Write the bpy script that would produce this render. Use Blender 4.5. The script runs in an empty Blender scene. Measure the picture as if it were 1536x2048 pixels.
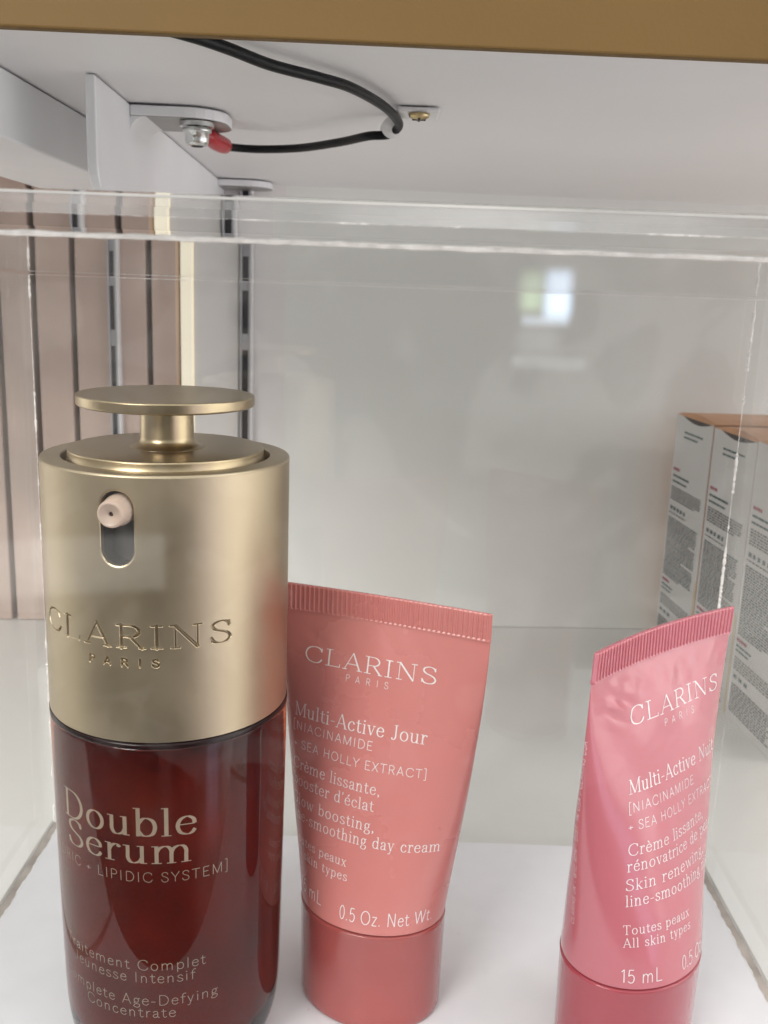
import bpy, bmesh, math, random
import numpy as np
from mathutils import Vector, Matrix
random.seed(7); np.random.seed(7)
MM = 0.001
R = math.radians
scene = bpy.context.scene

# ------------------------------------------------------------------ camera
PITCH, ROLL = 0.2263, 0.0359
cam_d = bpy.data.cameras.new('camera'); cam = bpy.data.objects.new('camera', cam_d)
scene.collection.objects.link(cam)
F = Vector((0, math.cos(PITCH), -math.sin(PITCH))); U0 = Vector((0, math.sin(PITCH), math.cos(PITCH))); R0 = Vector((1, 0, 0))
RX = R0*math.cos(ROLL)+U0*math.sin(ROLL); UX = U0*math.cos(ROLL)-R0*math.sin(ROLL)
cam.matrix_world = Matrix(((RX.x, UX.x, -F.x, 0), (RX.y, UX.y, -F.y, 0), (RX.z, UX.z, -F.z, 0), (0, 0, 0, 1)))
cam_d.sensor_fit = 'VERTICAL'; cam_d.sensor_height = 36; cam_d.sensor_width = 36
cam_d.lens = 1916.4/2048*36
cam_d.clip_start = 0.004; cam_d.clip_end = 20
cam_d.dof.use_dof = True; cam_d.dof.focus_distance = 0.158; cam_d.dof.aperture_fstop = 56
scene.camera = cam

# ------------------------------------------------------------------ exposure / engine
vs = scene.view_settings; vs.view_transform = 'Standard'; vs.look = 'None'; vs.exposure = 0.13; vs.gamma = 1; vs.use_curve_mapping = False
scene.render.engine = 'CYCLES'
cy = scene.cycles
cy.max_bounces = 14; cy.diffuse_bounces = 5; cy.glossy_bounces = 6; cy.transmission_bounces = 12; cy.transparent_max_bounces = 28
cy.caustics_reflective = True; cy.caustics_refractive = True; cy.blur_glossy = 0.3; cy.sample_clamp_indirect = 4
cy.use_denoising = True
cy.use_adaptive_sampling = True; cy.adaptive_threshold = 0.008

# ------------------------------------------------------------------ world: the shop around the display, as light
def srgb(*c):
    o = [(x/255/12.92 if x/255 <= 0.04045 else ((x/255+0.055)/1.055)**2.4) for x in c]
    return (*o, 1.0)
world = bpy.data.worlds.new('World'); scene.world = world; world.use_nodes = True
wt = world.node_tree; wt.nodes.clear()
def wn(t, **k):
    n = wt.nodes.new(t)
    for a, b in k.items(): setattr(n, a, b)
    return n
def wm(op, a, b=None, clamp=False):
    n = wn('ShaderNodeMath', operation=op, use_clamp=clamp)
    for i, v in enumerate((a, b)):
        if v is None: continue
        if isinstance(v, (int, float)): n.inputs[i].default_value = v
        else: wt.links.new(v, n.inputs[i])
    return n.outputs[0]
tc = wn('ShaderNodeTexCoord'); sp = wn('ShaderNodeSeparateXYZ'); wt.links.new(tc.outputs['Generated'], sp.inputs[0])
dx, dy, dz = sp.outputs
az = wm('MULTIPLY', wm('ARCTAN2', dx, wm('MULTIPLY', dy, -1)), 180/math.pi)   # 0 = behind the camera, +90 = right
el = wm('MULTIPLY', wm('ARCSINE', dz), 180/math.pi)
def band(x, lo, hi, soft):
    def edge(v, flip):
        m = wn('ShaderNodeMapRange', interpolation_type='SMOOTHSTEP')
        wt.links.new(x, m.inputs[0]); m.inputs[1].default_value = v-soft; m.inputs[2].default_value = v+soft
        m.inputs[3].default_value = 1 if flip else 0; m.inputs[4].default_value = 0 if flip else 1
        return m.outputs[0]
    return wm('MULTIPLY', edge(lo, False), edge(hi, True))
def ramp(x, stops):
    r = wn('ShaderNodeValToRGB'); e = r.color_ramp.elements
    e[0].position, e[0].color = stops[0]; e[1].position, e[1].color = stops[-1]
    for p, c in stops[1:-1]:
        q = e.new(p); q.color = c
    m = wn('ShaderNodeMapRange'); wt.links.new(x, m.inputs[0]); m.inputs[1].default_value = -90; m.inputs[2].default_value = 90
    wt.links.new(m.outputs[0], r.inputs[0]); return r.outputs[0]
col = ramp(el, [(0.0, (.30, .285, .275, 1)), (.36, (.25, .235, .225, 1)), (.46, (.30, .28, .265, 1)), (.56, (.42, .41, .40, 1)), (.66, (.66, .65, .64, 1)), (1.0, (.95, .95, .95, 1))])
nz = wn('ShaderNodeTexNoise'); nz.inputs['Scale'].default_value = 7; nz.inputs['Detail'].default_value = 3; wt.links.new(tc.outputs['Generated'], nz.inputs[0])
nm = wn('ShaderNodeMapRange'); wt.links.new(nz.outputs[0], nm.inputs[0]); nm.inputs[1].default_value = .3; nm.inputs[2].default_value = .7; nm.inputs[3].default_value = .72; nm.inputs[4].default_value = 1.28
mul = wn('ShaderNodeVectorMath', operation='SCALE'); wt.links.new(col, mul.inputs[0]); wt.links.new(nm.outputs[0], mul.inputs['Scale'])
acc = mul.outputs[0]
lz = wm('SUBTRACT', 1, wm('MULTIPLY', wm('MULTIPLY', band(az, -88, -34, 5), band(el, -95, 22, 8)), .62))
lm = wn('ShaderNodeVectorMath', operation='SCALE'); wt.links.new(acc, lm.inputs[0]); wt.links.new(lz, lm.inputs['Scale']); acc = lm.outputs[0]
# the shopper in dark clothes stands right behind the camera
dk = wm('SUBTRACT', 1, wm('MULTIPLY', wm('MULTIPLY', band(az, -36, 36, 9), band(el, -95, 8, 6)), .90))
dm = wn('ShaderNodeVectorMath', operation='SCALE'); wt.links.new(acc, dm.inputs[0]); wt.links.new(dk, dm.inputs['Scale']); acc = dm.outputs[0]
PATCHES = [  # az lo, hi, el lo, hi, soft, colour, strength (added)
    (62, 104, -30, 46, 7, (1.0, .985, .97), 1.25),      # bright white store front to the right
    (-122, -98, -35, 40, 5, (1, .97, .93), .75),        # pale wall to the left
    (46, 58, -32, 24, 3, (.86, .80, 1.12), .8),
    (8.9, 10.3, -1.1, 1.5, .45, (.74, .93, 1.18), 3.0),  # far window
    (7.5, 8.7, -.8, 1.4, .5, (.62, .85, .52), 1.4),      # greenery seen in it
    (7.6, 10.3, -1.6, -1.1, .3, (.8, .95, 1.1), 1.0),
    (7.2, 11.4, -4.1, -3.4, .25, (.9, 1, .98), .28),
    (7.4, 9.8, -3.2, -1.8, .5, (.9, 1, .98), .18),
    (-24, -13.3, -17.6, -14.4, .35, (1, .97, .92), .42),
    (1.5, 12, -34, -10, 2.5, (1, .93, .90), .10),
    (-30, -13.4, -17, 9, .5, (1, .93, .85), .12),
]
for a0, a1, e0, e1, s, c, k in PATCHES:
    f = wm('MULTIPLY', wm('MULTIPLY', band(az, a0, a1, s), band(el, e0, e1, s)), k)
    cc = wn('ShaderNodeVectorMath', operation='SCALE'); cc.inputs[0].default_value = c; wt.links.new(f, cc.inputs['Scale'])
    ad = wn('ShaderNodeVectorMath', operation='ADD'); wt.links.new(acc, ad.inputs[0]); wt.links.new(cc.outputs[0], ad.inputs[1]); acc = ad.outputs[0]
n2 = wn('ShaderNodeTexNoise'); n2.inputs['Scale'].default_value = 9; n2.inputs['Detail'].default_value = 2; n2.inputs['Distortion'].default_value = 1.5; wt.links.new(tc.outputs['Generated'], n2.inputs[0])
c2 = wm('MULTIPLY', wm('MULTIPLY', band(n2.outputs[0], .56, 2, .025), .10), wm('MULTIPLY', band(az, -30, 30, 6), band(el, -30, 9, 5)))
cv = wn('ShaderNodeVectorMath', operation='SCALE'); cv.inputs[0].default_value = (1, .94, .9); wt.links.new(c2, cv.inputs['Scale'])
ca = wn('ShaderNodeVectorMath', operation='ADD'); wt.links.new(acc, ca.inputs[0]); wt.links.new(cv.outputs[0], ca.inputs[1]); acc = ca.outputs[0]
bg = wn('ShaderNodeBackground'); wt.links.new(acc, bg.inputs[0]); bg.inputs[1].default_value = 1.9
wo = wn('ShaderNodeOutputWorld'); wt.links.new(bg.outputs[0], wo.inputs[0])

# ------------------------------------------------------------------ ceiling light over the shopper's left shoulder
def area(name, loc, target, size, size_y, power, color):
    d = bpy.data.lights.new(name, 'AREA'); d.shape = 'RECTANGLE'; d.size = size; d.size_y = size_y; d.energy = power; d.color = color
    o = bpy.data.objects.new(name, d); scene.collection.objects.link(o); o.location = loc
    o.rotation_euler = (Vector(target)-Vector(loc)).to_track_quat('-Z', 'Y').to_euler(); return o
area('ceiling_lamp', (-.44, -.52, .335), (0.02, .25, -.1), .34, .26, 5.2, (1, .975, .94))

# ------------------------------------------------------------------ helpers
def link(o, parent=None):
    scene.collection.objects.link(o)
    if parent: o.parent = parent
    return o
def mesh_obj(name, verts, faces, mat, parent=None, smooth=False):
    me = bpy.data.meshes.new(name); me.from_pydata([tuple(v) for v in verts], [], [tuple(f) for f in faces]); me.update()
    if smooth: me.polygons.foreach_set('use_smooth', [True]*len(me.polygons))
    if mat: me.materials.append(mat)
    return link(bpy.data.objects.new(name, me), parent)
def bm_obj(name, bm, mat, parent=None, smooth=False):
    me = bpy.data.meshes.new(name); bm.normal_update(); bm.to_mesh(me); bm.free()
    if smooth: me.polygons.foreach_set('use_smooth', [True]*len(me.polygons))
    if mat: me.materials.append(mat)
    return link(bpy.data.objects.new(name, me), parent)
def thing(name, label, cat, loc=(0, 0, 0), rz=0, group=None):
    o = bpy.data.objects.new(name, None); o.empty_display_size = .01; link(o)
    o.location = [v*MM for v in loc]; o.rotation_euler = (0, 0, rz); tag(o, label, cat, group); return o
def tag(o, label=None, cat=None, group=None, kind=None):
    if label: o['label'] = label
    if cat: o['category'] = cat
    if group: o['group'] = group
    if kind: o['kind'] = kind
    return o
def add_box(bm, x0, x1, y0, y1, z0, z1, bev=0, seg=2):
    b2 = bmesh.new(); vs_ = [b2.verts.new((x*MM, y*MM, z*MM)) for z in (z0, z1) for y in (y0, y1) for x in (x0, x1)]
    for f in ((0, 2, 3, 1), (4, 5, 7, 6), (0, 1, 5, 4), (2, 6, 7, 3), (0, 4, 6, 2), (1, 3, 7, 5)): b2.faces.new([vs_[i] for i in f])
    if bev: bmesh.ops.bevel(b2, geom=b2.edges[:], offset=bev*MM, segments=seg, affect='EDGES', profile=.5)
    me = bpy.data.meshes.new('tmp'); b2.to_mesh(me); b2.free(); bm.from_mesh(me); bpy.data.meshes.remove(me)
def box(name, d, mat, parent=None, bev=0.2):
    bm = bmesh.new(); add_box(bm, *d, bev=bev); return bm_obj(name, bm, mat, parent)
def lathe(prof, n=160, a0=0, a1=2*math.pi, sx=1, sy=1):
    full = abs(a1-a0-2*math.pi) < 1e-6; m = n if full else n+1; V = []; Fc = []
    for r, z in prof:
        for k in range(m):
            a = a0+(a1-a0)*k/n; V.append((r*math.cos(a)*MM*sx, r*math.sin(a)*MM*sy, z*MM))
    for i in range(len(prof)-1):
        for k in range(n):
            k2 = (k+1) % m; Fc.append((i*m+k, i*m+k2, (i+1)*m+k2, (i+1)*m+k))
    return V, Fc
def fillet(cx, cz, r, a0, a1, n=6):
    return [(cx+r*math.cos(R(a0+(a1-a0)*i/n)), cz+r*math.sin(R(a0+(a1-a0)*i/n))) for i in range(n+1)]
def catmull(P, n=8, closed=False):
    P = [np.array(p, float) for p in P]; out = []
    Q = ([P[-1]]+P+[P[0], P[1]]) if closed else ([2*P[0]-P[1]]+P+[2*P[-1]-P[-2]])
    for i in range(1, len(Q)-2):
        for k in range(n):
            t = k/n; p0, p1, p2, p3 = Q[i-1:i+3]
            out.append(.5*((2*p1)+(-p0+p2)*t+(2*p0-5*p1+4*p2-p3)*t*t+(-p0+3*p1-3*p2+p3)*t**3))
    out.append(Q[-2] if not closed else P[0]); return np.array(out)
def tube_mesh(pts, rad, n=14, caps=True):
    pts = [Vector(p)*MM for p in pts]; V = []; Fc = []; up = Vector((0, 0, 1)); prev = None
    rads = rad if hasattr(rad, '__len__') else [rad]*len(pts)
    for i, p in enumerate(pts):
        d = (pts[min(i+1, len(pts)-1)]-pts[max(i-1, 0)]).normalized()
        a = (prev-d*prev.dot(d)) if prev else d.cross(up if abs(d.z) < .9 else Vector((1, 0, 0)))
        a.normalize(); prev = a; b = d.cross(a)
        for k in range(n):
            t = 2*math.pi*k/n; V.append(p+(a*math.cos(t)+b*math.sin(t))*rads[i]*MM)
    for i in range(len(pts)-1):
        for k in range(n): Fc.append((i*n+k, i*n+(k+1) % n, (i+1)*n+(k+1) % n, (i+1)*n+k))
    if caps: Fc.append(tuple(range(n-1, -1, -1))); Fc.append(tuple(range((len(pts)-1)*n, len(pts)*n)))
    return V, Fc

# ------------------------------------------------------------------ materials
def mat(name, color, rough=.5, metal=0, spec=.5, ior=1.5, coat=0, coat_r=.05, sss=0, var=.06, vscale=60, bump=0, bscale=400, rvar=0, aniso=0, sheen=0):
    m = bpy.data.materials.new(name); m.use_nodes = True; nt = m.node_tree; b = nt.nodes['Principled BSDF']
    b.inputs['Roughness'].default_value = rough; b.inputs['Metallic'].default_value = metal; b.inputs['IOR'].default_value = ior
    b.inputs['Specular IOR Level'].default_value = spec; b.inputs['Coat Weight'].default_value = coat; b.inputs['Coat Roughness'].default_value = coat_r
    if sss:
        b.inputs['Subsurface Weight'].default_value = sss; b.inputs['Subsurface Radius'].default_value = (1, .35, .25); b.inputs['Subsurface Scale'].default_value = .0012
    tcn = nt.nodes.new('ShaderNodeTexCoord'); no = nt.nodes.new('ShaderNodeTexNoise'); no.inputs['Scale'].default_value = vscale; no.inputs['Detail'].default_value = 5
    nt.links.new(tcn.outputs['Object'], no.inputs[0])
    mr = nt.nodes.new('ShaderNodeMapRange'); nt.links.new(no.outputs[0], mr.inputs[0]); mr.inputs[1].default_value = .3; mr.inputs[2].default_value = .7
    mr.inputs[3].default_value = 1-var; mr.inputs[4].default_value = 1+var
    sc = nt.nodes.new('ShaderNodeVectorMath'); sc.operation = 'SCALE'; sc.inputs[0].default_value = color[:3]; nt.links.new(mr.outputs[0], sc.inputs['Scale'])
    nt.links.new(sc.outputs[0], b.inputs['Base Color'])
    if rvar:
        m2 = nt.nodes.new('ShaderNodeMapRange'); nt.links.new(no.outputs[0], m2.inputs[0]); m2.inputs[1].default_value = .3; m2.inputs[2].default_value = .7
        m2.inputs[3].default_value = max(0, rough-rvar); m2.inputs[4].default_value = rough+rvar; nt.links.new(m2.outputs[0], b.inputs['Roughness'])
    if bump:
        n2 = nt.nodes.new('ShaderNodeTexNoise'); n2.inputs['Scale'].default_value = bscale; n2.inputs['Detail'].default_value = 4; nt.links.new(tcn.outputs['Object'], n2.inputs[0])
        bu = nt.nodes.new('ShaderNodeBump'); bu.inputs['Strength'].default_value = 1; bu.inputs['Distance'].default_value = bump*MM
        nt.links.new(n2.outputs[0], bu.inputs['Height']); nt.links.new(bu.outputs[0], b.inputs['Normal'])
    return m
def acrylic_mat(name, tint, rough=.0, haze=.02):
    # thin clear sheet: passes light straight through, mirrors the shop by its angle, a trace of dust
    m = bpy.data.materials.new(name); m.use_nodes = True; nt = m.node_tree; nt.nodes.clear()
    def N(t): return nt.nodes.new(t)
    out = N('ShaderNodeOutputMaterial'); tr = N('ShaderNodeBsdfTransparent'); tr.inputs[0].default_value = tint
    gl = N('ShaderNodeBsdfGlossy'); gl.inputs['Roughness'].default_value = rough; gl.inputs[0].default_value = (1, 1, 1, 1)
    lw = N('ShaderNodeLayerWeight'); lw.inputs[0].default_value = .5
    pw = N('ShaderNodeMath'); pw.operation = 'POWER'; nt.links.new(lw.outputs['Facing'], pw.inputs[0]); pw.inputs[1].default_value = 5
    ma = N('ShaderNodeMath'); ma.operation = 'MULTIPLY_ADD'; nt.links.new(pw.outputs[0], ma.inputs[0]); ma.inputs[1].default_value = .6; ma.inputs[2].default_value = .042
    mx = N('ShaderNodeMixShader'); nt.links.new(ma.outputs[0], mx.inputs[0]); nt.links.new(tr.outputs[0], mx.inputs[1]); nt.links.new(gl.outputs[0], mx.inputs[2])
    df = N('ShaderNodeBsdfDiffuse'); df.inputs[0].default_value = (.8, .8, .78, 1)
    tcn = N('ShaderNodeTexCoord'); no = N('ShaderNodeTexNoise'); no.inputs['Scale'].default_value = 45; no.inputs['Detail'].default_value = 8; nt.links.new(tcn.outputs['Object'], no.inputs[0])
    mr = N('ShaderNodeMapRange'); nt.links.new(no.outputs[0], mr.inputs[0]); mr.inputs[1].default_value = .42; mr.inputs[2].default_value = .75; mr.inputs[3].default_value = haze*.35; mr.inputs[4].default_value = haze*1.6
    m2 = N('ShaderNodeMixShader'); nt.links.new(mr.outputs[0], m2.inputs[0]); nt.links.new(mx.outputs[0], m2.inputs[1]); nt.links.new(df.outputs[0], m2.inputs[2])
    nt.links.new(m2.outputs[0], out.inputs[0]); return m

M = {}
M['acrylic'] = acrylic_mat('clear_acrylic', (.985, .988, .985, 1), 0, .010)
M['front_acrylic'] = acrylic_mat('front_acrylic', (.985, .988, .985, 1), 0, .0015)
M['milky'] = acrylic_mat('milky_edge', (.95, .95, .95, 1), .1, .16)
g = bpy.data.materials.new('thick_acrylic'); g.use_nodes = True; b = g.node_tree.nodes['Principled BSDF']
b.inputs['Base Color'].default_value = (.97, .985, .975, 1); b.inputs['Transmission Weight'].default_value = 1; b.inputs['Roughness'].default_value = 0.0; b.inputs['IOR'].default_value = 1.49
M['thick_acrylic'] = g
M['seam'] = mat('frosted_seam', (.95, .92, .88), .22, spec=.9, coat=.6, coat_r=.1, bump=.25, bscale=900, var=.12, vscale=700)
M['edge'] = mat('cut_acrylic_edge', (.46, .42, .38), .35, bump=.08, bscale=500, var=.25, vscale=160)
M['edge_pale'] = mat('polished_edge', (.46, .45, .43), .25, var=.2, vscale=90)
M['base'] = mat('white_plinth', (.80, .81, .84), .37, var=.022, vscale=180, bump=.008, bscale=600, rvar=.06)
M['shelf'] = mat('shelf_laminate', (.79, .79, .765), .38, var=.03, vscale=14, bump=.01, bscale=500)
M['wall'] = mat('back_panel', (.83, .84, .815), .5, var=.03, vscale=12, bump=.02, bscale=260)
M['wall_light'] = mat('pale_panel', (.82, .80, .79), .5, var=.03, vscale=12)
M['pink'] = mat('pink_slat', (.55, .42, .36), .45, var=.16, vscale=22, bump=.02, bscale=200)
M['gap'] = mat('dark_groove', (.045, .026, .02), .8)
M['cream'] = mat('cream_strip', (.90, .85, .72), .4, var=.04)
cb_ = M['cream'].node_tree.nodes['Principled BSDF']; cb_.inputs['Emission Color'].default_value = (1, .90, .68, 1); cb_.inputs['Emission Strength'].default_value = .42   # weak glow added to brighten the cream trim; it is no lamp
M['steel_rail'] = mat('grey_rail', (.52, .52, .56), .32, metal=.4, var=.05)
M['slot_dark'] = mat('rail_slot', (.03, .03, .035), .7)
M['white_paint'] = mat('white_powder_coat', (.78, .785, .80), .45, var=.02, bump=.012, bscale=1500)
M['under'] = mat('shelf_underside', (.74, .73, .735), .5, var=.02, vscale=18, bump=.01, bscale=700)
M['gold_paint'] = mat('ochre_fascia', (.15, .088, .027, 1), .6, var=.03, vscale=40, bump=.03, bscale=1200, spec=.25)
M['rubber'] = mat('black_cable', (.004, .0045, .0055), .42, spec=.22, var=.2, vscale=300)
M['red_sleeve'] = mat('red_sleeve', (.42, .012, .022), .3, var=.12, vscale=300)
M['zinc'] = mat('zinc_steel', (.62, .63, .62), .22, metal=1, var=.08, vscale=500)
M['brass'] = mat('brass_screw', (.50, .40, .22), .3, metal=1, var=.15, vscale=600)
M['tab_grey'] = mat('tab_grey_underside', (.27, .26, .25), .38, metal=.25, var=.1, vscale=200)  # darker grey for the lower face of the bracket tabs
M['clip'] = mat('white_nylon', (.72, .72, .72), .35, var=.02)
M['gold'] = mat('champagne_metal', (.455, .378, .262), .41, metal=1, var=.03, vscale=90, bump=.002, bscale=6500, rvar=.05)
M['gold_pump'] = mat('champagne_pump', (.44, .355, .225), .31, metal=1, var=.03, vscale=90, bump=.0006, bscale=6500, rvar=.01)
M['cavity'] = mat('grey_inner_sleeve', (.035, .033, .032), .45, var=.1)
M['nozzle'] = mat('beige_nozzle', (.50, .385, .31), .3, sss=.2, var=.03)
M['hole'] = mat('nozzle_bore', (.03, .012, .01), .6)
g = bpy.data.materials.new('red_glass'); g.use_nodes = True; b = g.node_tree.nodes['Principled BSDF']
b.inputs['Base Color'].default_value = (.74, .16, .055, 1); b.inputs['Transmission Weight'].default_value = 1; b.inputs['Roughness'].default_value = .0; b.inputs['IOR'].default_value = 1.37
M['red'] = g
M['serum'] = mat('dark_red_serum', (.105, .0125, .003), .35, spec=.2, var=.35, vscale=70)
M['red_rim'] = mat('dark_red_rim', (.010, .0015, .0015), .22, spec=.25, var=.1)
M['gold_ink'] = mat('gold_foil_ink', (.32, .245, .175), .42, metal=.3, var=.08, vscale=400)
M['tube_salmon'] = mat('salmon_plastic', (.61, .22, .20), .27, sss=.25, var=.03, vscale=50, bump=.012, bscale=420, rvar=.04)
M['tube_pink'] = mat('pink_plastic', (.53, .148, .182), .15, sss=.25, var=.03, vscale=50, bump=.02, bscale=330, rvar=.05, coat=.35, coat_r=.06)
M['cap_salmon'] = mat('rosewood_cap', (.37, .085, .078), .15, sss=.25, var=.08, vscale=60, coat=.3)
M['cap_pink'] = mat('raspberry_cap', (.36, .055, .075), .12, sss=.25, var=.08, vscale=60, coat=.3)
M['white_ink'] = mat('pale_foil_ink', (.86, .80, .80), .3, metal=.1, var=.04)
M['carton'] = mat('carton_board', (.70, .685, .675), .5, var=.03, vscale=40)
M['carton_copper'] = mat('copper_board', (.62, .30, .13), .42, var=.1, vscale=50)
M['carton_cream'] = mat('cream_board', (.66, .55, .32), .5, var=.1)
M['ink'] = mat('grey_print', (.045, .11, .11), .6)
M['ink_pink'] = mat('pink_print', (.40, .10, .14), .6)
M['ink_light'] = mat('light_grey_print', (.14, .14, .14), .6)
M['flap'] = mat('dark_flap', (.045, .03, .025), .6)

# ------------------------------------------------------------------ lettering: a stroke alphabet (roman with serifs, or plain)
X_ = .66
def el_(cx, cy, rx, ry, a0=0, a1=360, n=28):
    return [(cx+rx*math.cos(R(a0+(a1-a0)*i/n)), cy+ry*math.sin(R(a0+(a1-a0)*i/n))) for i in range(n+1)]
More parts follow.
